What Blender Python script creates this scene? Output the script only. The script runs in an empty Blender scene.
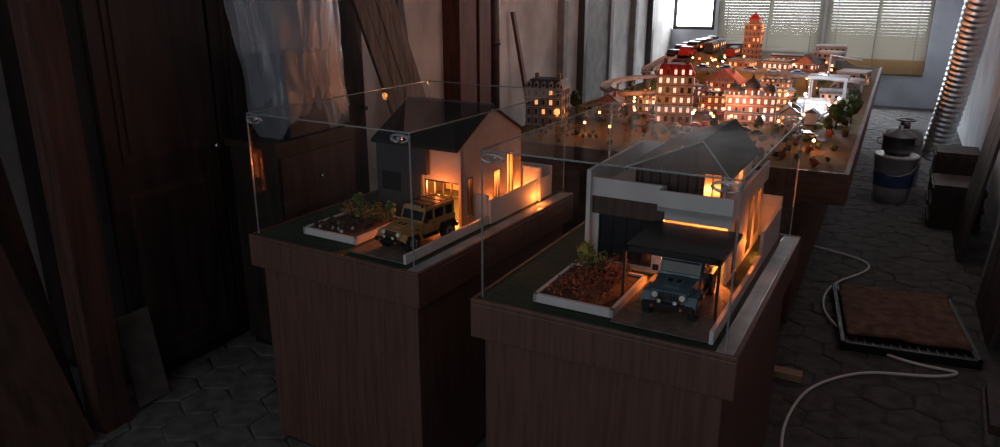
import bpy,bmesh,math,random
from mathutils import Matrix,Vector,noise
random.seed(7)
D=bpy.data;S=bpy.context.scene
R=math.radians
# ---------------------------------------------------------------- materials
def mat(n,c,r=.6,m=0,var=.25,scale=8,st=(1,1,1),bump=0,em=None,es=0,spec=.5,c2=None):
    M=D.materials.new(n);M.use_nodes=True;N=M.node_tree.nodes;L=M.node_tree.links
    P=N['Principled BSDF'];P.inputs['Roughness'].default_value=r;P.inputs['Metallic'].default_value=m
    P.inputs['Specular IOR Level'].default_value=spec
    tc=N.new('ShaderNodeTexCoord');mp=N.new('ShaderNodeMapping');mp.inputs['Scale'].default_value=st
    L.new(tc.outputs['Object'],mp.inputs[0])
    nz=N.new('ShaderNodeTexNoise');nz.inputs['Scale'].default_value=scale;nz.inputs['Detail'].default_value=5
    L.new(mp.outputs[0],nz.inputs[0])
    cr=N.new('ShaderNodeValToRGB');e=cr.color_ramp.elements
    a=[x*(1-var) for x in c];b=c2 or [min(1,x*(1+var)) for x in c]
    e[0].position=.35;e[0].color=(*a,1);e[1].position=.65;e[1].color=(*b,1)
    L.new(nz.outputs[0],cr.inputs[0]);L.new(cr.outputs[0],P.inputs['Base Color'])
    if bump:
        bp=N.new('ShaderNodeBump');bp.inputs['Strength'].default_value=bump;bp.inputs['Distance'].default_value=.01
        L.new(nz.outputs[0],bp.inputs['Height']);L.new(bp.outputs[0],P.inputs['Normal'])
    if em:
        P.inputs['Emission Color'].default_value=(*em,1);P.inputs['Emission Strength'].default_value=es
    return M
def film(n,base,edge,tint=(1,1,1),rough=.02,diff=0,dc=(.6,.65,.7),pw_=4):
    M=D.materials.new(n);M.use_nodes=True;N=M.node_tree.nodes;L=M.node_tree.links
    N.remove(N['Principled BSDF']);o=N['Material Output']
    lw=N.new('ShaderNodeLayerWeight');lw.inputs[0].default_value=.5
    pw=N.new('ShaderNodeMath');pw.operation='POWER';pw.inputs[1].default_value=pw_
    L.new(lw.outputs['Facing'],pw.inputs[0])
    ma=N.new('ShaderNodeMath');ma.operation='MULTIPLY_ADD';ma.inputs[1].default_value=edge;ma.inputs[2].default_value=base
    L.new(pw.outputs[0],ma.inputs[0])
    t=N.new('ShaderNodeBsdfTransparent');t.inputs[0].default_value=(*tint,1)
    g=N.new('ShaderNodeBsdfGlossy');g.inputs['Roughness'].default_value=rough
    mx=N.new('ShaderNodeMixShader');L.new(ma.outputs[0],mx.inputs[0]);L.new(t.outputs[0],mx.inputs[1]);L.new(g.outputs[0],mx.inputs[2])
    last=mx
    if diff:
        d=N.new('ShaderNodeBsdfDiffuse');d.inputs[0].default_value=(*dc,1)
        m2=N.new('ShaderNodeMixShader');m2.inputs[0].default_value=diff
        L.new(mx.outputs[0],m2.inputs[1]);L.new(d.outputs[0],m2.inputs[2]);last=m2
    L.new(last.outputs[0],o.inputs[0]);return M
WOOD=mat('walnut_laminate',(.100,.052,.040),.5,st=(22,22,1.2),scale=3,var=.2)
TURF=mat('dark_turf',(.012,.035,.02),.95,scale=60,bump=.4)
RIM=mat('rim_grey',(.30,.33,.36),.18)
GLASS=film('case_glass',.032,.45,(.975,.985,.98),pw_=5)
GEDGE=film('glass_edge',.35,.5,(.6,.75,.7),.15,diff=.22)
CLIP=film('clip_plastic',.35,.6,(.7,.75,.78),.1,diff=.3)
PLAS=film('plastic_film',.07,.38,(.88,.90,.92),.28,diff=.17,dc=(.74,.80,.88),pw_=3)
WHITE=mat('house_white',(.60,.61,.62),.6,var=.06)
BEIGE=mat('house_beige',(.48,.40,.34),.7,var=.1)
SLATE=mat('house_slate',(.035,.042,.052),.6,var=.2)
ROOF=mat('roof_grey',(.022,.028,.031),.75,st=(1,14,1),scale=10,spec=.2)
CHAR=mat('house_timber',(.06,.035,.028),.6,st=(30,30,2),scale=3)
BLACK=mat('black_metal',(.012,.012,.014),.35)
PAVE=mat('drive_pave',(.12,.11,.10),.8,scale=40)
SOIL=mat('soil',(.05,.03,.02),.95,scale=50,bump=.5)
LGREEN=mat('leaf_green',(.05,.10,.025),.7,scale=30,var=.6)
LDARK=mat('leaf_dark',(.03,.06,.025),.7,scale=30,var=.6)
LRED=mat('leaf_red',(.30,.08,.03),.7,scale=30,var=.6)
LYEL=mat('leaf_yellow',(.26,.24,.04),.7,scale=30,var=.5)
TYRE=mat('tyre',(.012,.012,.012),.8)
RIMM=mat('wheel_alloy',(.35,.35,.36),.3,m=.8)
DGL=mat('car_glass',(.015,.02,.025),.08)
LAMP=mat('headlamp',(.7,.7,.65),.15)
CHROME=mat('chrome',(.6,.6,.6),.2,m=1)
STEEL=mat('dull_steel',(.20,.20,.21),.4,m=.9)
BULB=mat('warm_bulb',(1,.6,.3),.5,em=(1,.30,.07),es=26)
BULBR=mat('red_bulb',(1,.2,.1),.5,em=(1,.10,.04),es=14)
BULBW=mat('white_bulb',(1,1,1),.5,em=(.85,.93,1),es=34)
WINL=mat('lit_window',(.9,.6,.4),.5,em=(1,.36,.12),es=1.7)
WINP=mat('lit_window_pink',(.9,.6,.6),.5,em=(1,.52,.40),es=1.7)
WIND=mat('dark_window',(.02,.025,.03),.15)
# ---------------------------------------------------------------- builder
class B:
    def __init__(s):s.bm=bmesh.new();s.mats=[];s.M=Matrix()
    def mi(s,m):
        if m not in s.mats:s.mats.append(m)
        return s.mats.index(m)
    def add(s,vs,fs,m,sm=False):
        V=[s.bm.verts.new(s.M@Vector(v)) for v in vs];k=s.mi(m)
        for f in fs:
            try:
                F=s.bm.faces.new([V[i] for i in f]);F.material_index=k;F.smooth=sm
            except ValueError:pass
        return V
    def box(s,c,d,m,rot=None):
        x,y,z=[q/2 for q in d];Q=rot or Matrix()
        vs=[Vector(c)+(Q@Vector(p)) for p in [(-x,-y,-z),(x,-y,-z),(x,y,-z),(-x,y,-z),(-x,-y,z),(x,-y,z),(x,y,z),(-x,y,z)]]
        s.add(vs,[(0,3,2,1),(4,5,6,7),(0,1,5,4),(1,2,6,5),(2,3,7,6),(3,0,4,7)],m)
    def b2(s,x0,x1,y0,y1,z0,z1,m):s.box(((x0+x1)/2,(y0+y1)/2,(z0+z1)/2),(x1-x0,y1-y0,z1-z0),m)
    def cyl(s,c,r,h,m,ax='z',n=16,r2=None):
        r2=r if r2 is None else r2;vs=[]
        for rr,hh in((r,-h/2),(r2,h/2)):
            for i in range(n):
                a=2*math.pi*i/n;p=(rr*math.cos(a),rr*math.sin(a),hh)
                if ax=='y':p=(p[0],p[2],p[1])
                if ax=='x':p=(p[2],p[0],p[1])
                vs.append(Vector(c)+Vector(p))
        V=s.add(vs,[(i,(i+1)%n,n+(i+1)%n,n+i) for i in range(n)],m,True)
        k=s.mi(m)
        for l in(V[:n][::-1],V[n:]):
            F=s.bm.faces.new(l);F.material_index=k
    def lathe(s,c,prof,m,n=24):
        vs=[];P=len(prof)
        for i in range(n):
            a=2*math.pi*i/n
            for r,z in prof:vs.append((c[0]+r*math.cos(a),c[1]+r*math.sin(a),c[2]+z))
        s.add(vs,[(i*P+j,((i+1)%n)*P+j,((i+1)%n)*P+j+1,i*P+j+1) for i in range(n) for j in range(P-1)],m,True)
    def prism(s,pts,ax,a,b,m):
        n=len(pts);vs=[]
        for t in(a,b):
            for p in pts:
                vs.append({'x':(t,p[0],p[1]),'y':(p[0],t,p[1]),'z':(p[0],p[1],t)}[ax])
        s.add(vs,[tuple(range(n))[::-1],tuple(range(n,2*n))]+[(i,(i+1)%n,n+(i+1)%n,n+i) for i in range(n)],m)
    def sph(s,c,r,m,u=8,v=6,sc=(1,1,1),jit=0):
        vs=[(0,0,1)];
        for j in range(1,v):
            for i in range(u):
                a=2*math.pi*i/u;b=math.pi*j/v;vs.append((math.sin(b)*math.cos(a),math.sin(b)*math.sin(a),math.cos(b)))
        vs.append((0,0,-1))
        vs=[Vector(c)+Vector([q[k]*r*sc[k] for k in range(3)])*(1+random.uniform(-jit,jit)) for q in vs]
        f=[(0,1+i,1+(i+1)%u) for i in range(u)]
        for j in range(v-2):
            for i in range(u):
                a=1+j*u;f.append((a+i,a+u+i,a+u+(i+1)%u,a+(i+1)%u))
        e=len(vs)-1;a=1+(v-2)*u
        f+=[(a+i,e,a+(i+1)%u) for i in range(u)]
        s.add(vs,f,m,jit==0)
    def tube(s,pts,r,m,n=8,rf=None):
        pts=[Vector(p) for p in pts];vs=[];N=len(pts);up=Vector((0,0,1))
        for i,p in enumerate(pts):
            d=(pts[min(i+1,N-1)]-pts[max(i-1,0)]).normalized()
            if abs(d.z)>.95:up=Vector((1,0,0))
            e=d.cross(up).normalized();g=d.cross(e).normalized();rr=rf(i) if rf else r
            for k in range(n):
                a=2*math.pi*k/n;vs.append(p+e*rr*math.cos(a)+g*rr*math.sin(a))
        f=[(i*n+k,i*n+(k+1)%n,(i+1)*n+(k+1)%n,(i+1)*n+k) for i in range(N-1) for k in range(n)]
        f+=[tuple(range(n)),tuple((N-1)*n+k for k in range(n))]
        s.add(vs,f,m,True)
    def leaves(s,c,rx,ry,rz,n,sz,ms):
        for i in range(n):
            while 1:
                p=Vector([random.uniform(-1,1) for _ in range(3)])
                if p.length<1:break
            p=Vector((c[0]+p.x*rx,c[1]+p.y*ry,c[2]+p.z*rz))
            a=Vector([random.gauss(0,1) for _ in range(3)]).normalized();b=a.orthogonal().normalized()
            z=sz*random.uniform(.6,1.3)
            s.add([p-a*z,p+b*z*.5,p+a*z,p-b*z*.5],[(0,1,2,3)],random.choice(ms))
    def tree(s,c,h,m,r=None):
        r=r or h*.33;x,y,z=c
        s.cyl((x,y,z+h*.2),h*.035,h*.42,CHAR,n=6,r2=h*.02)
        for i in range(5):
            a=random.uniform(0,6.3);s.sph((x+r*.4*math.cos(a),y+r*.4*math.sin(a),z+h*(.45+.11*i)),r*(.75-.1*i),m,7,5,jit=.15)
        s.leaves((x,y,z+h*.65),r,r,h*.32,90,h*.06,[m,LDARK])
    def obj(s,name,M=None,parent=None,recalc=True):
        if recalc:bmesh.ops.recalc_face_normals(s.bm,faces=s.bm.faces)
        me=D.meshes.new(name);s.bm.to_mesh(me);s.bm.free()
        for m in s.mats:me.materials.append(m)
        o=D.objects.new(name,me);S.collection.objects.link(o)
        if parent:
            pm=parent['pm'];PM=Matrix([pm[i*4:i*4+4] for i in range(4)])
            o.parent=parent;o.matrix_parent_inverse=Matrix();o.matrix_basis=PM.inverted()@(M or Matrix())
        elif M:
            o.matrix_basis=M
        if M:o['pm']=[v for r_ in M for v in r_]
        return o
def point(name,M,p,col,w,r=.01):
    l=D.lights.new(name,'POINT');l.color=col;l.energy=w;l.shadow_soft_size=r
    o=D.objects.new(name,l);S.collection.objects.link(o);o.location=M@Vector(p);return o
def frame(x,y,ang,z=0,k=1):return Matrix.Translation((x,y,z))@Matrix.Rotation(R(ang),4,'Z')@Matrix.Scale(k,4)
K=.881;ZF=-.229          # exhibits are modelled at 1/K size; ZF = floor level in their local z
ROOM=frame(-.8,4.9,-27.38)
TAB=frame(-.065*K,4.816*K,-27.38,.202,K)
# ---------------------------------------------------------------- room
STONE=mat('paver_concrete',(.105,.103,.105),.9,scale=14,var=.3,bump=.3,spec=.2)
GROUT=mat('paver_joint',(.06,.058,.058),.9)
b=B();b.b2(-.32,3.75,-5.6,8.35,-.1,-.008,GROUT)
r=.115;hw=r*math.sqrt(3)/2
row=0;y=-5.5
while y<8.3:
    x=-.25+(hw if row%2 else 0)
    while x<3.7:
        if y<5 or x>2.6:
            dz=random.uniform(-.003,.003);v=[]
            jx=[random.uniform(-.008,.008) for _ in range(12)]
            for rr,z in((r-.002,-.02),(r-.002,-.005+dz),(r-.012,dz)):
                for i in range(6):
                    a=R(30+60*i);v.append((x+rr*math.cos(a)+jx[i],y+rr*math.sin(a)+jx[i+6],z))
            b.add(v,[(12,13,14,15,16,17)]+[(j*6+i,j*6+(i+1)%6,j*6+6+(i+1)%6,j*6+6+i) for j in(0,1) for i in range(6)],STONE)
        x+=2*hw
    y+=1.5*r;row+=1
b.obj('floor',ROOM)
WALL=mat('wall_plaster',(.52,.50,.48),.85,scale=2.2,var=.25,bump=.15)
WALLR=mat('wall_plaster_cool',(.56,.60,.66),.85,scale=2.2,var=.15)
b=B();b.b2(-.42,-.32,-5.6,8.45,-.1,3,WALL);b.obj('wall_left',ROOM)
b=B();b.b2(3.75,3.85,-5.6,8.45,-.1,3,WALLR);b.obj('wall_right',ROOM)
b=B()
b.b2(-.32,3.75,8.35,8.45,-.1,.5,WALLR);b.b2(-.32,3.75,8.35,8.45,2.3,3,WALLR)
b.b2(-.32,.36,8.35,8.45,.5,1.0,WALLR);b.b2(.36,1.98,8.35,8.45,.5,.64,WALLR)
b.b2(3.34,3.75,8.35,8.45,.5,2.3,WALLR);b.b2(.36,.44,8.35,8.45,.64,2.3,WALLR);b.b2(1.92,1.99,8.35,8.45,.64,2.3,WALLR)
b.obj('wall_back',ROOM)
b=B();b.b2(-.42,3.85,-5.6,8.45,3,3.1,WALL);b.obj('ceiling',ROOM)
SKYE=mat('overcast_glow',(1,1,1),1,em=(.92,.95,1),es=13)
FRM=mat('window_frame_dark',(.05,.045,.04),.5)
b=B();b.b2(-.32,3.4,8.62,8.64,.4,2.5,SKYE)
b.obj('window_1_daylight',ROOM)
b=B()
for x0,x1,z0 in((-.3,.36,1.0),(.44,1.92,.64),(1.99,3.34,.5)):
    for x in(x0,x1-.05)+(((x0+x1)/2-.02,) if z0<.9 else ()):b.b2(x,x+.05,8.38,8.42,z0,2.3,FRM)
    b.b2(x0,x1,8.38,8.42,z0,z0+.05,FRM);b.b2(x0,x1,8.38,8.42,1.6,1.64,FRM)
b.obj('window_1',ROOM)
def blindmat(n,c):
    M=D.materials.new(n);M.use_nodes=True;N=M.node_tree.nodes;L=M.node_tree.links;N.remove(N['Principled BSDF'])
    d=N.new('ShaderNodeBsdfDiffuse');t=N.new('ShaderNodeBsdfTranslucent');x=N.new('ShaderNodeMixShader')
    nz=N.new('ShaderNodeTexNoise');nz.inputs['Scale'].default_value=3
    hs=N.new('ShaderNodeMixRGB');hs.inputs[1].default_value=(*c,1);hs.inputs[2].default_value=(*[q*.75 for q in c],1)
    L.new(nz.outputs[0],hs.inputs[0]);L.new(hs.outputs[0],d.inputs[0]);L.new(hs.outputs[0],t.inputs[0])
    x.inputs[0].default_value=.34;L.new(d.outputs[0],x.inputs[1]);L.new(t.outputs[0],x.inputs[2]);L.new(x.outputs[0],N['Material Output'].inputs[0]);return M
BL1=blindmat('blind_slat_cream',(.34,.32,.28));BL2=blindmat('blind_slat_ochre',(.24,.16,.09))
def blind(x0,x1,z0,ochre):
    b=B();z=z0
    Q=Matrix.Rotation(R(48),4,'X')
    while z<2.35:
        b.box(((x0+x1)/2,8.31,z),(x1-x0,.052,.002),BL2 if z<ochre else BL1,Q);z+=.042
    for x in(x0+.15,(x0+x1)/2,x1-.15):b.b2(x-.004,x+.004,8.283,8.285,z0,2.35,BL1)
    b.b2(x0,x1,8.29,8.34,2.35,2.42,BL1);b.b2(x0,x1,8.295,8.325,z0-.03,z0-.01,BL2)
    b.obj('venetian_blind',ROOM)
blind(.42,1.94,.66,0);blind(1.98,3.33,.47,.68)
RED=mat('red_brown_timber',(.10,.035,.022),.6,st=(12,12,1),scale=3,var=.4)
RED2=mat('old_timber_post',(.05,.020,.015),.7,st=(12,12,1),scale=3,var=.4)
b=B();b.b2(-.32,-.16,1.35,1.62,0,3,RED);b.b2(-.32,-.2,1.75,1.95,0,3,RED);b.obj('trim_1',ROOM)
PIPE=mat('pipe_dark',(.06,.045,.04),.4)
b=B()
b.cyl((-.24,2.1,1.5),.045,3,PIPE);
for z in(.5,1.2,1.9,2.6):b.cyl((-.24,2.1,z),.055,.05,PIPE)
b.obj('wall_pipe',ROOM)
GREYP=mat('panel_grey',(.25,.24,.23),.7,var=.2)
b=B()
for y in(3.7,4.3,5.2,6.2,7.0):
    b.b2(-.32,-.24,y,y+.1,0,3,FRM if y in(4.3,7.0) else GREYP)
b.b2(-.32,-.27,4.4,5.2,0,2.2,GREYP)
b.b2(-.3,-.24,3.7,7.1,2.2,2.3,GREYP)
b.obj('trim_2',ROOM)
# ---------------------------------------------------------------- pedestals + cases
def pedestal(M,w,d):
    b=B()
    b.b2(.035,w-.035,.035,d-.035,ZF+.02,.62,WOOD)
    b.b2(.05,w-.05,.05,d-.05,ZF,ZF+.02,BLACK)
    b.b2(.0,w,.0,d,.595,.715,WOOD)
    t=.014
    for q in((0,w,0,t),(0,w,d-t,d),(0,t,t,d-t),(w-t,w,t,d-t)):b.b2(*q,.715,.73,WOOD)
    b.b2(w-.065,w-t,t,d-t,.715,.7285,RIM)  # right rim strip; window reflection is put into its pale grey
    b.b2(t,w-.065,t,d-t,.715,.726,TURF)
    o=b.obj('display_pedestal',M)
    mo=o.modifiers.new('bev','BEVEL');mo.width=.003;mo.segments=2;mo.limit_method='ANGLE'
    return o
def case(M,w,d,h,hasclips):
    i=.03;z0=.731;z1=z0+h;x0,x1,y0,y1=i,w-i-.01,i,d-i
    b=B()
    for q in([(x0,y0,z0),(x1,y0,z0),(x1,y0,z1),(x0,y0,z1)],[(x0,y1,z0),(x1,y1,z0),(x1,y1,z1),(x0,y1,z1)],
             [(x0,y0,z0),(x0,y1,z0),(x0,y1,z1),(x0,y0,z1)],[(x1,y0,z0),(x1,y1,z0),(x1,y1,z1),(x1,y0,z1)],
             [(x0,y0,z1),(x1,y0,z1),(x1,y1,z1),(x0,y1,z1)]):
        b.add(q,[(0,1,2,3)],GLASS)
    e=.0023
    for x in(x0,x1):
        for y in(y0,y1):b.b2(x-e,x+e,y-e,y+e,z0,z1,GEDGE)
        b.b2(x-e,x+e,y0,y1,z1-e,z1+e,GEDGE)
    for y in(y0,y1):b.b2(x0,x1,y-e,y+e,z1-e,z1+e,GEDGE)
    for (x,y) in hasclips(x0,x1,y0,y1):
        pts=[(x+.03*math.cos(a)*1.2,y-.006,z1-.022+.013*math.sin(a)) for a in [2*math.pi*k/20 for k in range(21)]]
        b.tube(pts,.0038,CLIP,6);b.tube([(p[0],y+.002,p[2]) for p in pts],.0038,CLIP,6)
        b.cyl((x,y-.004,z1-.022),.008,.014,CHROME,'y',12)
    b.obj('glass_display_case',M)
LP=frame(-1.024*K,2.891*K,-31,.202,K);RP=frame(-.097*K,2.237*K,-28.8,.202,K)
LW,LD=.86,1.25;RW,RD=.848,1.175
PL=pedestal(LP,LW,LD);PR=pedestal(RP,RW,RD)
case(LP,LW,LD,.49,lambda a,c,d,e:[(a+.04,d),(c-.04,d)])
case(RP,RW,RD,.485,lambda a,c,d,e:[(a+.04,d),(c-.04,d),(c-.04,e)])
G=.731
# ---------------------------------------------------------------- houses
def wcore(y0,y1,z0,z1,holes,emit):
    ys=sorted(set([y0,y1]+[v for h in holes for v in h[:2]]))
    for a,c in zip(ys,ys[1:]):
        segs=[(z0,z1)]
        for h in holes:
            if h[0]<=a and h[1]>=c:
                ns=[]
                for s0,s1 in segs:
                    if h[2]>s0:ns.append((s0,min(h[2],s1)))
                    if h[3]<s1:ns.append((max(h[3],s0),s1))
                segs=ns
        for s0,s1 in segs:
            if s1>s0:emit(a,c,s0,s1)
def wallx(b,x,th,y0,y1,z0,z1,holes,m):wcore(y0,y1,z0,z1,holes,lambda a,c,e,f:b.b2(x,x+th,a,c,e,f,m))
def wally(b,y,th,x0,x1,z0,z1,holes,m):wcore(x0,x1,z0,z1,holes,lambda a,c,e,f:b.b2(a,c,y,y+th,e,f,m))
def winframe(b,ax,p,a0,a1,z0,z1,m,th=.005,n=1):
    def bb(a,c,e,f):
        if ax=='x':b.b2(p-.002,p+.008,a,c,e,f,m)
        else:b.b2(a,c,p-.002,p+.008,e,f,m)
    bb(a0,a0+th,z0,z1);bb(a1-th,a1,z0,z1);bb(a0,a1,z1-th,z1);bb(a0,a1,z0,z0+th)
    for k in range(1,n+1):
        c=a0+(a1-a0)*k/(n+1);bb(c-th/3,c+th/3,z0,z1)
T=.012
# left house
b=B();b.M=Matrix.Translation((0,0,G))
s0,s1,t0,t1,e,rz=.27,.70,.50,1.01,.335,.468;tm=(t0+t1)/2
sp_=.545
wally(b,t0,T,s0,sp_-.04,0,e,[],SLATE)
b.b2(sp_-.05,sp_,t0-.012,t0+T,.21,e,SLATE)
wally(b,t0+.02,T,sp_-.04,s1,0,e,[(sp_-.03,.69,0,.185)],BEIGE)
winframe(b,'y',t0+.02,sp_-.03,.69,0,.185,BLACK,n=3)
b.b2(sp_-.03,.69,t0+.02,t0+.024,.12,.124,BLACK)
wally(b,t1-T,T,s0,s1,0,e,[],BEIGE)
wallx(b,s0,T,t0+T,t1-T,0,e,[],SLATE)
hs=[(.56,.60,.03,.2),(.77,.82,.02,.19),(.88,.94,.03,.25)]
wallx(b,s1-T,T,t0+T,t1-T,0,e,hs,BEIGE)
for q in hs:winframe(b,'x',s1-.006,*q,BLACK,.004)
b.prism([(t0,e),(t1,e),(tm,rz)],'x',s1-T,s1,BEIGE)
b.prism([(t0,e),(t1,e),(tm,rz)],'x',s0,s0+T,SLATE)
b.b2(s0+T,s1-T,t0+T+.02,t1-T,.245,.252,WHITE)
b.prism([(t0-.02,e-.012),(t0-.02,e+.002),(tm,rz+.014),(tm,rz)],'x',s0-.01,s1+.006,ROOF)
b.prism([(t1+.02,e-.012),(t1+.02,e+.002),(tm,rz+.014),(tm,rz)],'x',s0-.01,s1+.006,ROOF)
b.b2(s0-.01,s1+.006,tm-.008,tm+.008,rz+.006,rz+.017,SLATE)
b.b2(.30,.40,t0-.004,t0,.12,.2,WIND)
b.b2(sp_-.04,.71,t0-.04,t0+.02,0,.006,WHITE)
b.b2(.70,.76,.62,.635,0,.12,WHITE);
b.b2(.70,.79,1.03,1.045,0,.16,WHITE)
wallx(b,.765,.012,.62,1.18,0,.10,[],WHITE)
b.b2(.27,.777,1.168,1.18,0,.14,WHITE)
b.b2(.757,.769,.05,.62,0,.035,WHITE)
b.M=Matrix()
b.obj('model_house',LP)
WARM=(1,.22,.038)
for p,w in [((.60,.66,.12),6),((.60,.86,.12),7),((.42,.75,.15),2)]:
    point('house_lamp',LP,(p[0],p[1],G+p[2]),WARM,w)
point('yard_lamp',LP,(.735,.98,G+.05),WARM,.6)
point('yard_lamp',LP,(.735,.72,G+.05),WARM,.22)
point('yard_lamp',LP,(.812,1.0,G+.03),WARM,.40)
point('porch_lamp',LP,(.61,.470,G+.15),WARM,.7)
# right house
b=B();b.M=Matrix.Translation((0,0,G))
t0=.50;F=.265
wally(b,t0,T,.20,.46,0,F,[(.24,.44,.02,.215)],WHITE)
b.b2(.242,.438,t0+.004,t0+.008,.02,.215,WIND);winframe(b,'y',t0,.24,.44,.02,.215,BLACK,n=3)
b.b2(.20,.215,t0-.03,t0,0,.35,WHITE)
wally(b,t0,T,.46,.70,0,F,[(.475,.69,0,.20)],WHITE)
wallx(b,.20,T,t0+T,1.05,0,F,[],WHITE)
hs=[(.57,.63,.02,.21),(.80,.88,.02,.23),(.94,1.01,.05,.23)]
wallx(b,.70-T,T,t0+T,1.05,0,F,hs,WHITE)
for q in hs:winframe(b,'x',.694,*q,BLACK,.004)
wally(b,1.05,T,.20,.70,0,F,[],WHITE)
b.b2(.20,.70,t0,1.06,F,F+.012,WHITE)
b.b2(.20,.47,t0-.01,t0+.004,F-.01,F+.055,WHITE)
b.b2(.20,.212,t0,1.06,F,F+.085,WHITE);b.b2(.20,.36,1.05,1.062,F,F+.085,WHITE)
b.b2(.215,.475,t0-.006,t0,.19,F-.012,CHAR)
b.b2(.47,.715,.43,.44,F-.015,F+.055,WHITE);b.b2(.705,.715,.44,1.06,F-.015,F+.055,WHITE);b.b2(.47,.48,.44,.50,F-.015,F+.055,WHITE)
b.b2(.47,.715,.43,.50,F-.015,F,WHITE)
u0,u1,v0,v1,e,rz=.35,.665,.55,.97,.378,.470;um=.585
wally(b,v0,T,u0,u1,F,e,[(.585,.65,F,.37)],CHAR);winframe(b,'y',v0,.585,.65,F,.37,BLACK)
b.prism([(u0,e),(u1,e),(um,rz)],'y',v0,v0+T,CHAR)
wally(b,v1-T,T,u0,u1,F,e,[],WHITE);b.prism([(u0,e),(u1,e),(um,rz)],'y',v1-T,v1,WHITE)
wallx(b,u0,T,v0,v1,F,e,[],CHAR);wallx(b,u1-T,T,v0,v1,F,e,[(.68,.80,.30,.36)],WHITE)
for ex in(u0-.022,u1+.016):
    b.prism([(ex,e-.022),(ex,e-.008),(um,rz+.014),(um,rz)],'y',v0-.045,v1+.02,ROOF)
    b.prism([(ex,e-.014),(ex,e-.007),(um,rz+.016),(um,rz+.009)],'y',v0-.049,v0-.044,RIM)
for k in range(9):
    x=u0+.02+k*.032
    if not .575<x<.655:b.b2(x,x+.006,v0-.004,v0,F,e,BLACK)
b.b2(.44,.455,.20,.50,.178,.192,BLACK);b.b2(.725,.74,.20,.50,.178,.192,BLACK)
b.b2(.44,.74,.20,.214,.178,.192,BLACK);b.b2(.44,.74,.486,.5,.178,.192,BLACK)
for k in range(17):
    y=.218+k*.0162;b.b2(.45,.73,y,y+.0145,.188,.196,BLACK)
for k in(0,1):
    b.b2(.44+k*.292,.448+k*.292,.2,.208,0,.178,BLACK)
b.b2(.757,.769,.045,.75,0,.04,WHITE);b.b2(.757,.769,.75,1.12,0,.13,WHITE)
b.b2(.16,.769,1.11,1.122,0,.17,WHITE)
b.b2(.46,.755,.05,.50,0,.003,PAVE)
b.M=Matrix()
b.obj('model_house',RP)
for p,w in [((.58,.62,.12),7),((.6,.86,.14),8),((.56,.68,.33),2.6),((.33,.7,.14),.6)]:
    point('house_lamp',RP,(p[0],p[1],G+p[2]),WARM,w)
point('porch_lamp',RP,(.60,.47,G+.11),WARM,.9)
point('yard_lamp',RP,(.73,.85,G+.05),WARM,.5)
def garden(M,x0,x1,y0,y1,kind,par):
    b=B();b.M=Matrix.Translation((0,0,G));h=.028
    b.b2(x0,x1,y0,y0+.012,0,h,WHITE);b.b2(x0,x1,y1-.012,y1,0,h,WHITE)
    b.b2(x0,x0+.012,y0,y1,0,h,WHITE);b.b2(x1-.012,x1,y0,y1,0,h,WHITE)
    b.b2(x0+.012,x1-.012,y0+.012,y1-.012,0,h-.006,SOIL)
    for i in range(30):
        x=random.uniform(x0+.03,x1-.03);y=random.uniform(y0+.03,y1-.02)
        back=(y-y0)/(y1-y0)
        if kind=='red':
            ms=[LRED,LRED,CHAR] if back<.7 or x>x0+.12 else [LGREEN,LYEL];q=.024+.022*back
        else:
            ms=[LDARK,SOIL,RED] if back<.6 else [LGREEN,LYEL,LRED];q=.012 if back<.6 else .035
        b.leaves((x,y,h+q*.7),q,q,q*.9,60,.006,ms)
    if kind=='red':
        b.sph((x0+.05,y1-.02,h+.055),.03,LYEL,8,6,jit=.12);b.leaves((x0+.05,y1-.02,h+.055),.038,.038,.038,140,.006,[LYEL,LGREEN])
        b.leaves((x0+.10,y1-.06,h+.04),.045,.035,.035,170,.007,[LGREEN,LYEL])
    else:
        b.tree((x0+.06,y1-.05,h),.09,LGREEN);b.tree((x0+.14,y1-.04,h),.07,LDARK);b.tree((x1-.04,y1-.05,h),.08,LGREEN)
        for k in range(8):b.sph((random.uniform(x0+.03,x1-.03),random.uniform(y0+.03,y0+.15),h),.008,RIM,6,4,jit=.2)
    b.obj('planter_bed',M,parent=par)
garden(RP,.19,.46,.075,.40,'red',PR);garden(LP,.19,.47,.12,.44,'grn',PL)
b=B();b.b2(.50,.755,.05,.455,G,G+.004,PAVE);b.obj('driveway',LP,parent=PL)
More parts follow.
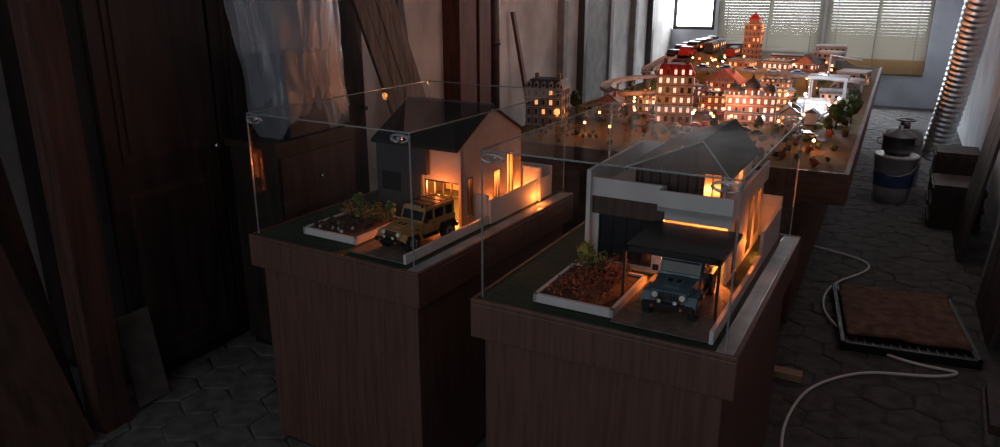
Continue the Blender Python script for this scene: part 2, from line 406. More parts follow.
# ---------------------------------------------------------------- toy off-roaders
def suv(M,body,roof,s=.09):
    b=B();b.M=Matrix.Scale(s,4)
    for x in(-.80,.80):
        for y in(-1.3,1.25):
            b.cyl((x,y,.43),.43,.27,TYRE,'x',24)
            sx=1 if x>0 else -1
            b.cyl((x+sx*.01,y,.43),.25,.28,RIMM,'x',16);b.cyl((x+sx*.02,y,.43),.07,.3,BLACK,'x',10)
            for k in range(5):
                a=k*2*math.pi/5;b.box((x+sx*.155,y+.15*math.cos(a),.43+.15*math.sin(a)),(.02,.05,.17),BLACK,Matrix.Rotation(a-math.pi/2,4,'X'))
            for k in range(20):
                a=k*math.pi/10;b.box((x,y+.43*math.cos(a),.43+.43*math.sin(a)),(.27,.05,.05),TYRE,Matrix.Rotation(a,4,'X'))
    b.b2(-.55,.55,-1.8,1.8,.42,.66,BLACK)
    b.prism([(-.45,.62),(1.9,.62),(1.9,1.22),(-.45,1.22)],'x',-.76,.76,body)
    v=[(-.60,-1.78,.66),(.60,-1.78,.66),(.60,-1.78,1.10),(-.60,-1.78,1.10),(-.74,-.45,.66),(.74,-.45,.66),(.74,-.45,1.20),(-.74,-.45,1.20)]
    b.add(v,[(0,1,2,3),(4,7,6,5),(3,2,6,7),(0,4,5,1),(1,5,6,2),(0,3,7,4)],body)
    b.add([(-.3,-1.6,1.12),(.3,-1.6,1.12),(.36,-.6,1.22),(-.36,-.6,1.22),(-.26,-1.5,1.17),(.26,-1.5,1.17),(.3,-.65,1.25),(-.3,-.65,1.25)],[(4,5,6,7),(0,1,5,4),(1,2,6,5),(3,0,4,7),(2,3,7,6)],body)
    for x in(-.15,.15):b.b2(x-.07,x+.07,-1.2,-.85,1.2,1.225,BLACK)
    b.b2(-.62,.62,-1.84,-1.77,.68,1.10,body)
    for k in range(7):
        x=-.30+k*.10;b.b2(x-.032,x+.032,-1.86,-1.8,.74,1.04,BLACK)
    for x in(-.47,.47):
        b.cyl((x,-1.86,.93),.125,.06,CHROME,'y',20);b.cyl((x,-1.88,.93),.10,.06,LAMP,'y',20)
        b.cyl((x,-1.85,.74),.045,.06,LRED,'y',10)
    b.b2(-.86,.86,-2.08,-1.86,.50,.68,BLACK);b.b2(-.35,.35,-2.12,-1.9,.56,.72,BLACK)
    b.tube([(-.4,-2.0,.66),(-.33,-2.02,.86),(.33,-2.02,.86),(.4,-2.0,.66)],.03,BLACK)
    for x in(-.5,.5):b.cyl((x,-2.1,.6),.05,.08,LRED,'y',8);b.cyl((x*.55,-2.02,.78),.07,.07,LAMP,'y',12)
    for sx in(-1,1):
        xa,xb=sorted((sx*.60,sx*.95))
        for yc in(-1.3,1.25):
            b.prism([(yc-.62,.62),(yc-.42,.95),(yc+.42,.95),(yc+.66,.55),(yc+.56,.52),(yc+.36,.88),(yc-.36,.88),(yc-.54,.60)],'x',xa,xb,BLACK if yc>0 else body)
        b.b2(*sorted((sx*.70,sx*.88)),-.62,.6,.46,.54,BLACK)
        b.b2(*sorted((sx*.755,sx*.77)),.36,.375,.66,1.2,BLACK);b.b2(*sorted((sx*.755,sx*.77)),-.42,-.405,.66,1.2,BLACK)
        b.b2(*sorted((sx*.76,sx*.79)),.18,.32,1.05,1.09,BLACK)
        b.b2(*sorted((sx*.78,sx*1.0)),-.42,-.34,1.22,1.42,BLACK)
        b.b2(*sorted((sx*.755,sx*.78)),-1.0,-.8,.9,1.0,BLACK)
    b.prism([(-.42,1.21),(1.84,1.21),(1.80,1.76),(-.18,1.76)],'x',-.67,.67,DGL)
    for sx in(-1,1):
        xa,xb=sorted((sx*.655,sx*.72))
        b.prism([(-.47,1.2),(-.38,1.2),(-.14,1.77),(-.22,1.77)],'x',xa,xb,body)
        for y in(.34,1.12,1.78):b.b2(xa,xb,y,y+.09,1.2,1.77,body)
        b.b2(xa,xb,-.2,1.86,1.70,1.78,roof)
    b.prism([(-.50,1.2),(-.44,1.2),(-.42,1.27),(-.48,1.27)],'x',-.72,.72,body)
    b.prism([(-.26,1.68),(-.18,1.68),(-.14,1.80),(-.22,1.80)],'x',-.72,.72,body)
    b.b2(-.72,.72,-.2,1.88,1.76,1.85,roof)
    for x in(-.66,.66):b.tube([(x,-.1,1.86),(x,-.05,1.93),(x,1.7,1.93),(x,1.75,1.86)],.025,BLACK,6)
    for y in(.1,.6,1.1,1.6):b.tube([(-.66,y,1.93),(.66,y,1.93)],.02,BLACK,6)
    b.b2(-.5,.5,-.22,-.12,1.86,1.95,BLACK)
    for k in range(6):b.cyl((-.4+.16*k,-.23,1.905),.04,.03,LAMP,'y',10)
    b.cyl((0,2.0,1.0),.4,.24,TYRE,'y',20);b.cyl((0,2.02,1.0),.22,.25,RIMM,'y',14)
    b.b2(-.85,.85,1.86,2.02,.5,.68,BLACK)
    return b.obj('toy_off_road_car',M)
YEL=mat('paint_tan',(.36,.22,.08),.3,var=.08);BLU=mat('paint_blue_grey',(.075,.14,.185),.25,var=.08)
suv(LP@Matrix.Translation((.66,.27,G+.004))@Matrix.Rotation(R(-6),4,'Z'),YEL,YEL,.080)
suv(RP@Matrix.Translation((.605,.29,G+.004))@Matrix.Rotation(R(2),4,'Z'),BLU,BLU,.087)
# ---------------------------------------------------------------- model city table
TW,TL=2.14,6.0;TZ=.73
TWOOD=mat('table_wood',(.10,.05,.03),.55,st=(3,3,14),scale=2,var=.4)
TERR=mat('terrain_brown',(.24,.135,.08),.95,scale=9,var=.5,bump=.4,c2=(.13,.12,.05))
b=B()
b.b2(0,TW,0,TL,TZ-.16,TZ-.02,TWOOD)
b.b2(.06,TW-.22,.06,TL-.06,ZF+.04,TZ-.16,TWOOD);b.b2(.10,TW-.27,.1,TL-.1,ZF,ZF+.04,BLACK)
for q in((0,TW,0,.025),(0,TW,TL-.025,TL),(0,.025,.025,TL-.025),(TW-.025,TW,.025,TL-.025)):b.b2(*q,TZ-.02,TZ+.012,TWOOD)
CT=b.obj('model_city_table',TAB)
def sm(a,c,v):
    t=max(0,min(1,(v-a)/(c-a)));return t*t*(3-2*t)
def hgt(x,y):
    h=.012*noise.noise((x*2.5,y*2.5,0))+.004
    h+=.15*sm(3.3,3.6,y)*sm(.15,.5,x)*(1-sm(1.55,1.9,x))
    h+=.20*sm(3.4,4.2,y)*(1-sm(.25,.6,x))
    return max(h,-.005)
b=B();nx,ny=42,120;vs=[(.026+(TW-.052)*i/nx,.026+(TL-.052)*j/ny,0) for j in range(ny+1) for i in range(nx+1)]
vs=[(x,y,TZ+hgt(x,y)) for x,y,_ in vs]
b.add(vs,[(j*(nx+1)+i,j*(nx+1)+i+1,(j+1)*(nx+1)+i+1,(j+1)*(nx+1)+i) for j in range(ny) for i in range(nx)],TERR,True)
ROAD=mat('model_road',(.06,.055,.055),.7)
def path(pts,w,m,dz=.006):
    P=[Vector((x,y,0)) for x,y in pts];vs=[]
    for i,p in enumerate(P):
        d=(P[min(i+1,len(P)-1)]-P[max(0,i-1)]).normalized();n=Vector((-d.y,d.x,0))
        for q in(-1,0,1):
            c=p+n*w/2*q;vs.append((c.x,c.y,TZ+hgt(c.x,c.y)+dz+.004))
    b.add(vs,[(3*i+k,3*i+k+1,3*i+4+k,3*i+3+k) for i in range(len(P)-1) for k in(0,1)],m)
path([(.15+.1*i,.95+.05*math.sin(i*.6)) for i in range(19)],.11,ROAD)
path([(1.12,.2+.1*i) for i in range(29)],.10,ROAD)
path([(.2+.1*i,2.5) for i in range(17)],.1,ROAD)
path([(.2,3.4+.1*i) for i in range(22)],.22,ROAD)
b.obj('landscape',TAB,parent=CT)
BRICK=mat('brick_pink',(.26,.12,.09),.8,scale=60,var=.3);GREYB=mat('stone_grey',(.15,.155,.17),.8,scale=40)
CREAM=mat('stone_cream',(.36,.31,.27),.8,scale=40);REDR=mat('roof_red',(.42,.03,.025),.6,scale=30);SLR=mat('roof_slate',(.05,.055,.07),.6,scale=30)
PALE=mat('model_pale',(.50,.52,.55),.6,var=.1)
def bldg(b,c,w,d,h,fl,co,wm,rm,lit=.5,wmat=WINL,style='mansard',rot=0):
    O=b.M.copy();b.M=O@Matrix.Translation(c)@Matrix.Rotation(R(rot),4,'Z')
    b.b2(-w/2,w/2,-d/2,d/2,-.02,h,wm);fh=h/fl
    for f in range(fl+1):
        z=f*fh if f else .006;o=.005 if f<fl else .012
        b.b2(-w/2-o,w/2+o,-d/2-o,d/2+o,z-.003,z+.003,CREAM if wm!=CREAM else GREYB)
    cd=max(2,int(co*d/w+.5))
    for f in range(fl):
        for side,(n,L) in enumerate(((co,w),(cd,d),(co,w),(cd,d))):
            A=b.M.copy();b.M=b.M@Matrix.Rotation(side*math.pi/2,4,'Z');dd=(d if side%2==0 else w)/2
            for k in range(n):
                x=-L/2+L*(k+.5)/n;ww=L/n*.36;m=wmat if random.random()<lit else WIND
                b.b2(x-ww/2-.003,x+ww/2+.003,-dd-.003,-dd,f*fh+fh*.22,f*fh+fh*.80,CREAM if wm!=CREAM else SLR)
                b.b2(x-ww/2,x+ww/2,-dd-.005,-dd,f*fh+fh*.26,f*fh+fh*.76,m)
                b.b2(x-.001,x+.001,-dd-.0065,-dd,f*fh+fh*.26,f*fh+fh*.76,SLR)
            b.M=A
    W,E=w/2+.01,d/2+.01
    if style=='mansard':
        k=h*.22;i=.035
        b.add([(-W,-E,h),(W,-E,h),(W,E,h),(-W,E,h),(-W+i,-E+i,h+k),(W-i,-E+i,h+k),(W-i,E-i,h+k),(-W+i,E-i,h+k)],[(0,1,5,4),(1,2,6,5),(2,3,7,6),(3,0,4,7),(4,5,6,7)],rm)
        for q in range(co):
            x=-w/2+w*(q+.5)/co
            for sy in(-1,1):
                b.prism([(x-.014,h),(x+.014,h),(x+.014,h+k*.6),(x,h+k*.85),(x-.014,h+k*.6)],'y',*sorted((sy*(E),sy*(E-.03))),rm if rm!=SLR else CREAM)
                b.b2(x-.008,x+.008,*sorted((sy*(E+.002),sy*E)),h+.01,h+k*.55,wmat if random.random()<lit else WIND)
        for x in(-w*.3,w*.3):b.b2(x-.012,x+.012,-.015,.015,h+k-.01,h+k+.035,BRICK)
    elif style=='gable':
        k=w*.4
        b.prism([(-W,h),(W,h),(0,h+k)],'y',-d/2,d/2,wm)
        for sx in(-1,1):b.prism([(sx*(W+.01),h-.01),(sx*(W+.01),h),(0,h+k+.01),(0,h+k)],'y',-E,E,rm)
        b.b2(w*.2-.01,w*.2+.01,-.01,.01,h+k*.4,h+k+.02,BRICK)
    elif style=='dome':
        b.b2(-W,W,-E,E,h,h+.012,CREAM)
        for x in(-w*.36,0,w*.36):
            q=.05 if x==0 else .036;hh=.05 if x==0 else .03
            b.cyl((x,-d*.28,h+hh/2),q,hh+.03,wm,n=12)
            b.lathe((x,-d*.28,h+hh+.012),[(q*1.15,0),(q*1.05,q*.5),(q*.7,q*1.0),(q*.25,q*1.35),(.003,q*1.9)],rm,14)
            for k in range(6):
                a=k*math.pi/3-math.pi/2;b.box((x+q*math.cos(a),-d*.28+q*math.sin(a),h+hh*.6),(.008,.008,hh*.6),wmat)
    elif style=='tower':
        b.b2(-W,W,-E,E,h,h+.01,CREAM);b.b2(-w*.3,w*.3,-d*.3,d*.3,h,h+.06,wm)
        b.add([(-w*.36,-d*.36,h+.06),(w*.36,-d*.36,h+.06),(w*.36,d*.36,h+.06),(-w*.36,d*.36,h+.06),(0,0,h+.13)],[(0,1,4),(1,2,4),(2,3,4),(3,0,4)],rm)
    else:
        b.b2(-W,W,-E,E,h,h+.02,rm)
    b.M=O
def base(x,y):return (x,y,TZ+hgt(x,y)+.012)
def one(name,x,y,*a,**k):
    b=B();bldg(b,(0,0,0),*a,**k);return b.obj(name,TAB@Matrix.Translation(base(x,y)),parent=CT)
one('townhouse',.13,.62,.26,.2,.26,4,5,GREYB,SLR,lit=.10,rot=8)
one('townhouse',.90,1.12,.25,.2,.34,5,5,CREAM,REDR,lit=.75,wmat=WINP,rot=14)
one('station_hall',1.38,1.45,.34,.22,.18,3,7,BRICK,SLR,lit=.8,wmat=WINP,style='dome',rot=10)
one('brick_tower',.85,4.55,.17,.17,.38,6,4,BRICK,REDR,lit=.3,style='tower')
b=B()
for (x,y,w,d,h,fl,co,st,lit,wm_,rm_) in [
 (.62,1.55,.2,.16,.11,2,4,'mansard',.5,CREAM,SLR),(.38,1.25,.16,.14,.09,2,3,'gable',.4,BRICK,SLR),(1.05,1.75,.2,.16,.13,2,4,'mansard',.7,BRICK,SLR),
 (1.36,1.95,.24,.16,.09,2,5,'flat',.8,CREAM,GREYB),(1.66,1.32,.12,.12,.09,2,3,'gable',.7,PALE,SLR),(1.75,2.0,.2,.16,.08,1,4,'flat',.9,PALE,PALE),
 (.85,2.1,.18,.15,.12,2,4,'mansard',.6,GREYB,SLR),(1.40,2.4,.3,.16,.11,2,6,'mansard',.7,BRICK,SLR),(.95,2.75,.26,.2,.12,2,5,'gable',.5,BRICK,REDR),
 (1.35,2.85,.26,.2,.13,2,6,'mansard',.7,CREAM,SLR),(1.85,2.6,.2,.2,.09,2,4,'flat',.5,PALE,GREYB),(1.9,3.2,.2,.3,.07,1,4,'gable',.5,GREYB,SLR),
 (.90,3.72,.22,.2,.06,1,4,'flat',.8,BRICK,GREYB),(1.25,3.70,.25,.2,.07,1,5,'flat',.8,GREYB,SLR),(1.5,3.85,.2,.2,.06,1,4,'gable',.6,BRICK,SLR),
 (1.25,4.35,.3,.2,.07,1,6,'flat',.5,GREYB,SLR),(1.92,4.2,.25,.3,.10,2,4,'flat',.3,PALE,PALE),(.6,5.3,.3,.25,.10,2,5,'flat',.4,GREYB,SLR),
 (1.6,5.3,.3,.25,.12,2,5,'flat',.2,PALE,PALE)]:
    bldg(b,base(x,y),w,d,h,fl,co,wm_,rm_,lit=lit,wmat=random.choice([WINL,WINL,WINP]),style=st,rot=random.uniform(-12,14))
b.obj('city_blocks',TAB,parent=CT)
TRK=mat('viaduct_concrete',(.33,.30,.28),.7,scale=20);RAIL=mat('rail',(.25,.22,.2),.35,m=.9)
b=B()
def viaduct(pts,z0,hw=.045,closed=False,step=4):
    P=[Vector((x,y,0)) for x,y in pts];N=len(P);vs=[]
    nn=[]
    for i,p in enumerate(P):
        a=P[(i-1)%N] if closed or i>0 else p;c=P[(i+1)%N] if closed or i<N-1 else p
        d=(c-a).normalized();n=Vector((-d.y,d.x,0));nn.append(n)
        for o,z in((-1,0),(1,0),(1,.026),(.85,.026),(.85,.006),(-.85,.006),(-.85,.026),(-1,.026)):vs.append((p.x+n.x*o*hw,p.y+n.y*o*hw,TZ+z0(i/N)+z))
    b.add(vs,[(8*i+k,8*i+(k+1)%8,(8*i+8)%(8*N)+(k+1)%8,(8*i+8)%(8*N)+k) for i in range(N if closed else N-1) for k in range(8)],TRK)
    for o in(-.3,.3):b.tube([(p.x+n.x*o*hw,p.y+n.y*o*hw,TZ+z0(i/N)+.010) for i,(p,n) in enumerate(zip(P,nn))],.002,RAIL,4)
    for i in range(0,N,step):
        p=P[i];zt=z0(i/N);g=hgt(p.x,p.y)
        if zt-g>.03:b.cyl((p.x,p.y,TZ+(zt+g)/2),.013,zt-g+.02,TRK,n=8);b.box((p.x,p.y,TZ+zt-.008),(hw*1.5,.026,.016),TRK)
viaduct([(.42+.34*math.cos(2*math.pi*i/60),2.15+.62*math.sin(2*math.pi*i/60)) for i in range(60)],lambda t:.13,closed=True)
viaduct([(.15+1.9*i/40,3.05+.22*math.sin(i/40*math.pi*1.3)) for i in range(41)],lambda t:.17,hw=.07)
viaduct([(.16+.0*i,2.9+.08*i) for i in range(12)],lambda t:.17+.06*t,hw=.06)
b.obj('rail_viaduct',TAB,parent=CT)
b=B()
CARM=[mat('toy_red',(.4,.03,.02),.3),mat('toy_black',(.02,.02,.025),.3),mat('toy_white',(.5,.5,.5),.3),mat('toy_blue',(.04,.08,.2),.3)]
def toycar(b,x,y,a,m,s=1,z=None):
    O=b.M.copy();b.M=O@Matrix.Translation((x,y,z or (TZ+hgt(x,y)+.012)))@Matrix.Rotation(a,4,'Z')@Matrix.Scale(s,4)
    b.prism([(-.04,.006),(.04,.006),(.042,.017),(.024,.02),(.014,.031),(-.018,.031),(-.028,.021),(-.04,.02)],'y',-.016,.016,m)
    b.prism([(.02,.0205),(.012,.0295),(-.016,.0295),(-.024,.0205)],'y',-.0165,.0165,DGL)
    for p in(-.025,.025):
        for q in(-.015,.015):b.cyl((p,q,.007),.007,.006,TYRE,'y',8)
    b.M=O
for i in range(32):
    if i%2==0:x,y,a=.2+random.random()*1.7,.95+random.choice((-.03,.03)),0
    else:x,y,a=1.12+random.choice((-.025,.025)),.3+random.random()*2.2,1.57
    toycar(b,x,y,a,random.choice(CARM))
for i in range(12):
    toycar(b,.13+.14*(i%2),3.7+.30*(i//2),1.5,CARM[1] if i%3 else CARM[0],3.4)
for i in range(7):toycar(b,.4+.22*i,3.05+.22*math.sin((.25+.22*i)/1.9*math.pi*1.3),.1,random.choice(CARM),1.5,TZ+.178)
b.obj('toy_cars',TAB,parent=CT)
b=B()
def wagon(b,x,y,m):
    z=TZ+hgt(x,y)+.012
    b.b2(x-.045,x+.045,y-.16,y+.16,z+.02,z+.10,m);b.prism([(x-.047,z+.1),(x+.047,z+.1),(x+.025,z+.12),(x-.025,z+.12)],'y',y-.16,y+.16,SLR)
    for k in range(6):b.b2(x-.047,x+.047,y-.14+k*.05,y-.11+k*.05,z+.055,z+.085,WINL if k%2 else WIND)
    for yy in(-.11,.11):
        for xx in(-.03,.03):b.cyl((x+xx,y+yy,z+.013),.013,.01,TYRE,'x',10)
for i in range(2):wagon(b,.44,4.4+.36*i,CARM[1])
wagon(b,.60,4.8,CARM[0])
b.obj('train',TAB,parent=CT)
b=B()
for x,y,h,m in [(1.97,1.36,.2,LGREEN),(2.05,1.62,.20,LGREEN),(1.93,1.12,.12,LGREEN),(.32,.78,.13,LDARK),(.06,.95,.2,LDARK),(.08,1.3,.16,LDARK),
  (1.25,.85,.10,LDARK),(1.0,.7,.08,LDARK),(.7,.8,.09,LDARK),(.55,1.07,.1,LDARK),(1.5,1.1,.10,LDARK),(1.65,.8,.09,LDARK),(1.75,.6,.1,LDARK),(2.0,2.1,.16,LDARK),(2.02,2.5,.14,LDARK),(.06,3.2,.16,LDARK),(.08,2.7,.12,LDARK),
  (.72,1.25,.10,LGREEN),(1.6,1.62,.12,LGREEN),(1.2,2.15,.12,LDARK),(.6,1.85,.12,LDARK),(1.6,2.3,.12,LDARK),(.42,2.3,.14,LGREEN),(.35,1.95,.13,LDARK),(1.1,2.5,.12,LDARK),(.65,2.6,.13,LDARK),(1.7,3.4,.14,LGREEN),(.65,3.9,.1,LDARK),(2.0,3.6,.15,LDARK)]:
    b.tree(base(x,y),h,m)
for i in range(190):
    x=random.uniform(.08,2.05);y=random.uniform(.1,4.8)
    if i<110:y=random.uniform(.08,1.3)
    if abs(x-1.12)<.08 or abs(y-.95)<.08:continue
    r_=random.uniform(.008,.026);z=base(x,y)
    b.sph((x,y,z[2]+r_*.5),r_,random.choice([LDARK,SOIL,LRED,LDARK]),6,4,jit=.25)
    b.leaves((x,y,z[2]+r_*.7),r_,r_,r_,14,.008,[LDARK,LGREEN,SOIL])
b.obj('model_trees',TAB,parent=CT)
b=B();random.seed(11)
lp=[(1.90,.61,.05,BULB),(.46,.50,.06,BULB),(.66,.44,.06,BULB),(.42,.9,.06,BULB),(1.2,1.05,.07,BULB),(.72,1.35,.07,BULB),(1.55,1.6,.07,BULBR),(1.62,1.7,.1,BULBW),(1.78,1.72,.1,BULBW),(1.88,1.85,.09,BULBW),(1.7,1.9,.15,BULBW),(.5,1.6,.1,BULBR),
 (1.5,1.25,.06,BULBW),(1.66,1.55,.06,BULBW),(1.92,2.2,.1,BULBW),(1.55,2.1,.12,BULBW),(.62,2.0,.08,BULBR),(.55,1.3,.06,BULBR)]
for i in range(120):
    lp.append((random.uniform(.3,1.85),random.uniform(1.2,4.4),.05,random.choice([BULB,BULB,BULB,BULB,BULBR,BULBR,BULBW])))
for x,y,h,m in lp:
    z=base(x,y)[2];b.cyl((x,y,z+h/2-.01),.0025,h+.02,BLACK,n=5);b.sph((x,y,z+h),.009 if m!=BULBW else .009,m,8,6)
b.obj('street_lamps',TAB,parent=CT)
random.seed(5)
for x,y,h,w,c in [(.46,.47,.12,1.0,0),(.9,.70,.18,1.7,0),(1.5,.70,.2,1.7,0),(.62,1.35,.2,1.7,0),(1.15,1.25,.16,1.5,0),(1.35,1.2,.15,1.7,1),(1.75,1.72,.2,5.0,2),(1.90,.6,.08,.7,0),(1.1,2.1,.25,2.4,1),(1.5,2.2,.22,2.2,0),(.42,2.1,.3,1.7,1),(1.05,3.3,.3,4.0,0),(1.35,3.5,.35,3,0),(.7,4.2,.4,2.6,0),(1.05,4.5,.35,3.2,0),(1.75,2.8,.35,3.0,2),(.3,3.6,.4,1.0,3)]:
    z=base(x,y)[2];point('model_glow',TAB,(x,y,z+h),[(1,.32,.09),(1,.44,.28),(.8,.9,1),(1,.2,.12)][c],w,.02)
b=B()
z=TZ+.02
b.cyl((1.65,4.75,z+.24),.13,.03,PALE,n=28);b.cyl((1.65,4.75,z+.12),.05,.24,PALE)
for x in(1.7,1.95):
    for y in(2.15,2.35):b.box((x,y,z+.12),(.012,.012,.26),PALE)
b.b2(1.68,1.97,2.14,2.36,z+.24,z+.26,PALE);b.tube([(1.82,2.25,z+.25),(1.82,2.25,z+.42),(2.05,2.15,z+.40)],.008,PALE)
for k in range(5):
    b.cyl((1.82+.04*k,1.6+.12*k,z+.03),.03,.06,PALE,n=14)
for k in range(6):
    x=1.66+.13*(k%3);y=1.55+.2*(k//3);b.b2(x-.04,x+.04,y-.05,y+.05,z-.01,z+.05+.02*(k%2),PALE);b.prism([(x-.045,z+.05+.02*(k%2)),(x+.045,z+.05+.02*(k%2)),(x,z+.08+.02*(k%2))],'y',y-.055,y+.055,SLR if k%2 else PALE)
b.obj('harbour_works',TAB,parent=CT)
# ---------------------------------------------------------------- left side clutter
DW=mat('dark_cabinet_wood',(.022,.014,.012),.5,st=(6,6,1),scale=3,var=.5)
DW2=mat('dark_panel',(.034,.020,.016),.55,st=(6,6,1),scale=3,var=.5)
b=B()
def cab(x0,x1,y0,y1,h,n):
    b.b2(x0,x1-.02,y0,y1,.06,h,DW);b.b2(x0+.02,x1-.05,y0+.02,y1-.02,0,.06,BLACK);b.b2(x0-.0,x1+.015,y0-.01,y1+.01,h,h+.04,DW)
    wd=(y1-y0)/n
    for k in range(n):
        a=y0+k*wd+.01;c=a+wd-.02
        b.b2(x1-.02,x1,a,c,.08,h-.02,DW)
        for z0,z1 in((.16,h*.42),(h*.48,h-.12)):
            b.b2(x1,x1+.006,a+.07,c-.07,z0,z1,DW2);b.b2(x1+.006,x1+.012,a+.10,c-.10,z0+.03,z1-.03,DW)
        b.cyl((x1+.02,c-.03 if k%2==0 else a+.03,1.0),.012,.03,CHROME,'x',10)
cab(-.30,.26,-2.14,-.98,2.1,2)
b.obj('dark_wardrobe',ROOM)
b=B();cab(-.30,.20,-.94,-.38,2.3,1);b.obj('dark_wardrobe',ROOM)
b=B()
b.b2(.32,.60,-1.56,-1.02,.04,1.0,DW);b.b2(.33,.58,-1.54,-1.04,0,.04,BLACK);b.b2(.31,.615,-1.58,-1.0,1.0,1.03,DW)
for k in range(3):b.b2(.60,.612,-1.54,-1.04,.1+k*.3,.36+k*.3,DW2);b.cyl((.62,-1.29,.23+k*.3),.012,.02,CHROME,'x',10)
b.obj('side_cabinet',ROOM)
b=B();b.b2(.37,.58,-1.44,-1.06,1.032,1.40,mat('wrapped_box_dark',(.02,.026,.045),.35));
WB=b.obj('wrapped_box',ROOM)
b=B();nu,nv=120,70
x0,x1,y0,y1=.36,.59,-1.46,-1.04
def cell(p):
    d=noise.voronoi(p)[0];return d[1]-d[0]
# two loose layers of crumpled film bunched together above the box
for lay in(0,1):
    vs=[]
    for j in range(nv+1):
        q=j/nv
        for i in range(nu):
            a=2*math.pi*i/nu;cx,cy=(x0+x1)/2,(y0+y1)/2-.06*q
            c_,s_=math.cos(a),math.sin(a)
            k=1/max(abs(c_)/((x1-x0)/2),abs(s_)/((y1-y0)/2))
            k=k*(1-.5*q)+.5*q*(.19-.03*lay)
            hem=1.09+.22*noise.noise((c_*1.6,s_*1.6,4+lay*3))+.06*lay
            z=hem+(1.84-hem)*q
            p=Vector((c_*1.2+lay*5,s_*1.2,z*2.1))
            fold=noise.noise((c_*3+z*1.5,s_*3-z,lay*7))
            k*=1.02-.04*lay+.10*cell(p*1.1)+.07*cell(p*2.6+Vector((3,1,2)))+.10*fold*(.3+q)+.22*q*q
            z+=.04*noise.noise(p*1.5)
            vs.append((cx+k*c_,cy+k*s_,z))
    f=[(j*nu+i,j*nu+(i+1)%nu,(j+1)*nu+(i+1)%nu,(j+1)*nu+i) for j in range(nv) for i in range(nu)]
    b.add(vs,f,PLAS,True)
b.obj('plastic_wrap',ROOM,parent=WB,recalc=False)
b=B();b.b2(.30,.40,-2.42,-2.30,0,2.9,RED2);b.obj('timber_post',ROOM)
BRD=mat('board_brown',(.05,.025,.018),.6,st=(8,8,1),scale=3,var=.4)
GBR=mat('board_grey',(.15,.13,.115),.8,st=(14,14,1),scale=3,var=.4)
def lean(name,base,tip,w,th,m,n=1,sp=.0,side=None):
    b=B();p=Vector(base);q=Vector(tip);d=(q-p).normalized();L=(q-p).length
    side=Vector(side or (0,1,0));side=(side-d*side.dot(d)).normalized();nn=d.cross(side)
    for k in range(n):
        o=side*((w+.004+sp)*k)+nn*random.uniform(-.004,.004)
        l=L*random.uniform(.92,1.0) if n>1 else L
        vs=[]
        for t in(0,l):
            for a,c in((-w/2,-th/2),(w/2,-th/2),(w/2,th/2),(-w/2,th/2)):vs.append(p+o+d*t+side*a+nn*c)
        b.add(vs,[(0,1,2,3),(4,7,6,5),(0,4,5,1),(1,5,6,2),(2,6,7,3),(3,7,4,0)],m)
    return b.obj(name,ROOM)
lean('leaning_panel',(.42,-2.75,.0),(-.22,-2.95,2.2),.55,.02,BRD)
lean('leaning_panel',(.20,-2.52,.0),(-.2,-2.5,1.7),.30,.02,DW2)
lean('leaning_board',(.36,-2.16,.01),(.30,-2.16,.40),.15,.015,mat('board_dusty',(.08,.07,.064),.85,scale=12),side=(0,1,0))
lean('leaning_planks',(.44,.06,.02),(.29,-1.0,2.6),.085,.02,GBR,4)
lean('leaning_planks',(-.1,.6,.01),(-.28,.45,2.4),.07,.02,DW2,2,.03)
lean('wooden_handle_tool',(-.05,2.65,.01),(-.26,2.5,1.45),.05,.03,RED)
# ---------------------------------------------------------------- right side clutter
lean('leaning_boards',(3.56,.10,.0),(3.71,.40,1.3),.20,.02,BRD,3,.02)
lean('leaning_boards',(3.50,1.45,.0),(3.70,1.7,1.4),.20,.02,DW2,3,.02)
lean('leaning_plastic_strip',(3.62,1.12,.0),(3.73,1.02,2.3),.07,.015,mat('pvc_strip',(.45,.48,.5),.35))
FOIL=mat('foil_duct',(.70,.72,.74),.32,m=1,var=.1,scale=30,bump=.4)
b=B();p0=Vector((3.40,4.15,.13));p1=Vector((3.58,3.45,1.95));pts=[];n=150
for i in range(n+1):
    t=i/n;p=p0.lerp(p1,t);p+=Vector((.02*math.sin(t*5),.10*math.sin(t*math.pi),0));pts.append(p)
b.tube(pts,.12,FOIL,20,rf=lambda i:.112+(.008 if i%4<2 else -.004));b.obj('foil_air_duct',ROOM)
BW=mat('bucket_white',(.5,.52,.53),.4,var=.08);BB=mat('bucket_blue',(.05,.12,.30),.4)
b=B();b.lathe((0,0,0),[(0,.0),(.125,.0),(.14,.12),(.155,.36),(.165,.365),(.165,.385),(.15,.385),(0,.385)],BW,28)
b.lathe((0,0,0),[(.1445,.13),(.1525,.24)],BB,28);b.tube([(.16*math.cos(a),-.16*abs(math.sin(a))*.25-.15*abs(math.sin(a)),.34-.1*math.sin(a)) for a in [math.pi*k/14 for k in range(15)]],.004,STEEL,6)
BK=b.obj('paint_bucket',ROOM@Matrix.Translation((3.08,2.78,0)))
b=B();b.lathe((0,0,0),[(0,0),(.09,0),(.12,.05),(.12,.14),(.13,.15),(.12,.155),(.05,.20),(.02,.205),(.02,.23),(0,.235)],STEEL,24)
for s_ in(-1,1):b.tube([(s_*.12,0,.07),(s_*.155,0,.08),(s_*.155,0,.12),(s_*.12,0,.13)],.006,STEEL,6)
b.obj('metal_pot',ROOM@Matrix.Translation((3.08,2.78,.386)))
GCY=mat('cylinder_grey',(.16,.17,.19),.5)
b=B();b.lathe((0,0,0),[(0,0),(.15,0),(.16,.03),(.16,.40),(.14,.47),(.06,.5),(0,.5)],GCY,24);b.cyl((0,0,.53),.04,.07,STEEL);b.tube([(.07*math.cos(a),.07*math.sin(a),.57) for a in [k*math.pi/8 for k in range(17)]],.008,STEEL,6)
b.obj('gas_cylinder',ROOM@Matrix.Translation((3.12,3.4,0)))
b=B()
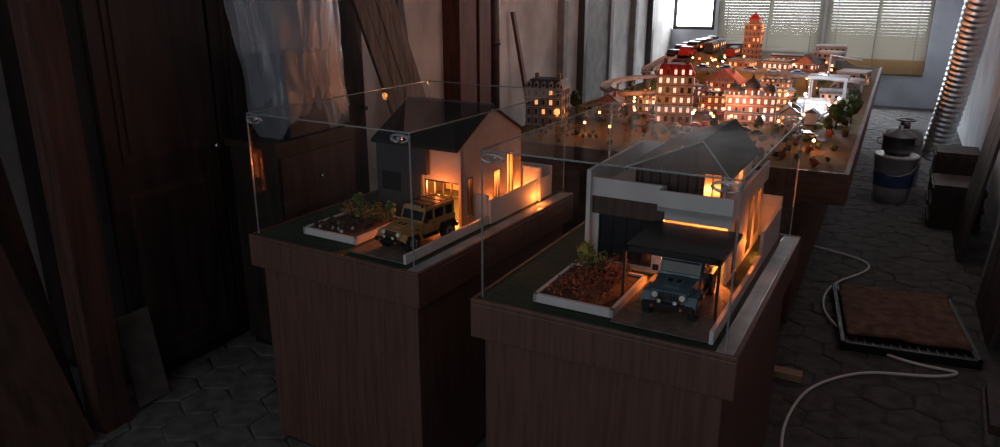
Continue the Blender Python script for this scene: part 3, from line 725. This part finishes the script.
for k,(x,y,w,d,h) in enumerate([(3.50,2.3,.32,.4,.32),(3.5,2.85,.3,.35,.45)]):
    b.b2(x-w/2,x+w/2,y-d/2,y+d/2,0,h,DW2)
    for z in(.04,h*.5,h-.04):b.b2(x-w/2-.01,x+w/2+.01,y-d/2-.01,y+d/2+.01,z-.02,z+.02,BRD)
b.obj('wooden_crate',ROOM)
MATM=mat('mat_brown',(.17,.09,.06),.95,scale=18,var=.4,bump=.7)
MF=frame(2.08,3.58,-20)
b=B()
b.b2(-.30,.30,-.42,-.40,.004,.045,BLACK);b.b2(-.30,.30,.36,.38,.004,.045,BLACK);b.b2(-.30,-.28,-.42,.38,.004,.045,BLACK);b.b2(.28,.30,-.42,.38,.004,.045,BLACK)
for k in range(15):x=-.27+k*.039;b.b2(x-.004,x+.004,-.41,.37,.006,.043,BLACK)
for k in range(12):y=-.38+k*.066;b.b2(-.29,.29,y-.004,y+.004,.006,.041,BLACK)
GR=b.obj('drain_grate',MF)
b=B();nx,ny=28,34;vs=[]
for j in range(ny+1):
    for i in range(nx+1):
        x=-.27+.54*i/nx;y=-.33+.66*j/ny;vs.append((x+.016*noise.noise((0,y*9,1)),y+.016*noise.noise((x*9,0,2)),.066+.007*noise.noise((x*6,y*6,0))))
b.add(vs,[(j*(nx+1)+i,j*(nx+1)+i+1,(j+1)*(nx+1)+i+1,(j+1)*(nx+1)+i) for j in range(ny) for i in range(nx)],MATM,True)
o=b.obj('door_mat',MF,recalc=False);so=o.modifiers.new('s','SOLIDIFY');so.thickness=.014
b=B();b.b2(-.10,.10,-.2,.2,.004,.05,GBR);b.b2(-.09,.09,-.19,.19,.05,.09,BRD);b.obj('wood_offcuts',frame(2.05,2.62,-30))
b=B();b.b2(-.06,.06,-.03,.03,.003,.035,mat('light_wood',(.4,.28,.18),.7));b.obj('wood_block',frame(1.30,3.02,-28))
CAB=mat('cable_white',(.85,.84,.82),.4,var=.05)
cu=D.curves.new('white_cable','CURVE');cu.dimensions='3D';cu.bevel_depth=.0065;cu.bevel_resolution=3
P=[(1.98,4.95),(2.14,4.73),(2.40,4.50),(2.25,4.28),(2.00,4.16),(1.80,3.894),(1.70,3.55),(1.86,3.12),(2.16,3.05),(1.956,2.99),(1.70,3.07),(1.50,3.0),(1.33,2.90),(1.165,2.674),(1.06,2.46),(1.0,2.2),(1.05,1.9)]
sp=cu.splines.new('NURBS');sp.points.add(len(P)-1);sp.use_endpoint_u=True;sp.order_u=4
for q,(x,y) in zip(sp.points,P):q.co=(x,y,.012,1)
cu.materials.append(CAB);o=D.objects.new('white_cable',cu);S.collection.objects.link(o)
# ---------------------------------------------------------------- lights
def area(name,p,tgt,sx,sy,w,c):
    l=D.lights.new(name,'AREA');l.shape='RECTANGLE';l.size=sx;l.size_y=sy;l.energy=w;l.color=c
    o=D.objects.new(name,l);S.collection.objects.link(o);P_=ROOM@Vector(p);T_=ROOM@Vector(tgt)
    o.location=P_;o.rotation_euler=(T_-P_).to_track_quat('-Z','Y').to_euler()
area('window_light',(1.6,8.2,2.0),(1.8,3,.6),3,1.2,24,(.85,.93,1))
area('left_wall_fill',(3.3,2.6,2.95),(0,2.6,.8),1.2,2.5,20,(.92,.94,1))  # added fill to brighten the left wall; the ceiling has no opening
area('camera_side_fill',(1.6,-5.3,1.9),(1.6,0,.9),3,2,19,(.94,.95,1))  # added fill from behind the camera for the pedestal fronts
W=D.worlds.new('w');S.world=W;W.use_nodes=True
W.node_tree.nodes['Background'].inputs[0].default_value=(.6,.75,1,1);W.node_tree.nodes['Background'].inputs[1].default_value=.04
# ---------------------------------------------------------------- camera
c=D.cameras.new('camera');c.lens=27;c.sensor_width=36;c.clip_start=.02
o=D.objects.new('camera',c);S.collection.objects.link(o);o.location=(0,0,1.7);o.rotation_euler=(R(90-17.75),0,0)
S.camera=o
S.view_settings.view_transform='Standard'
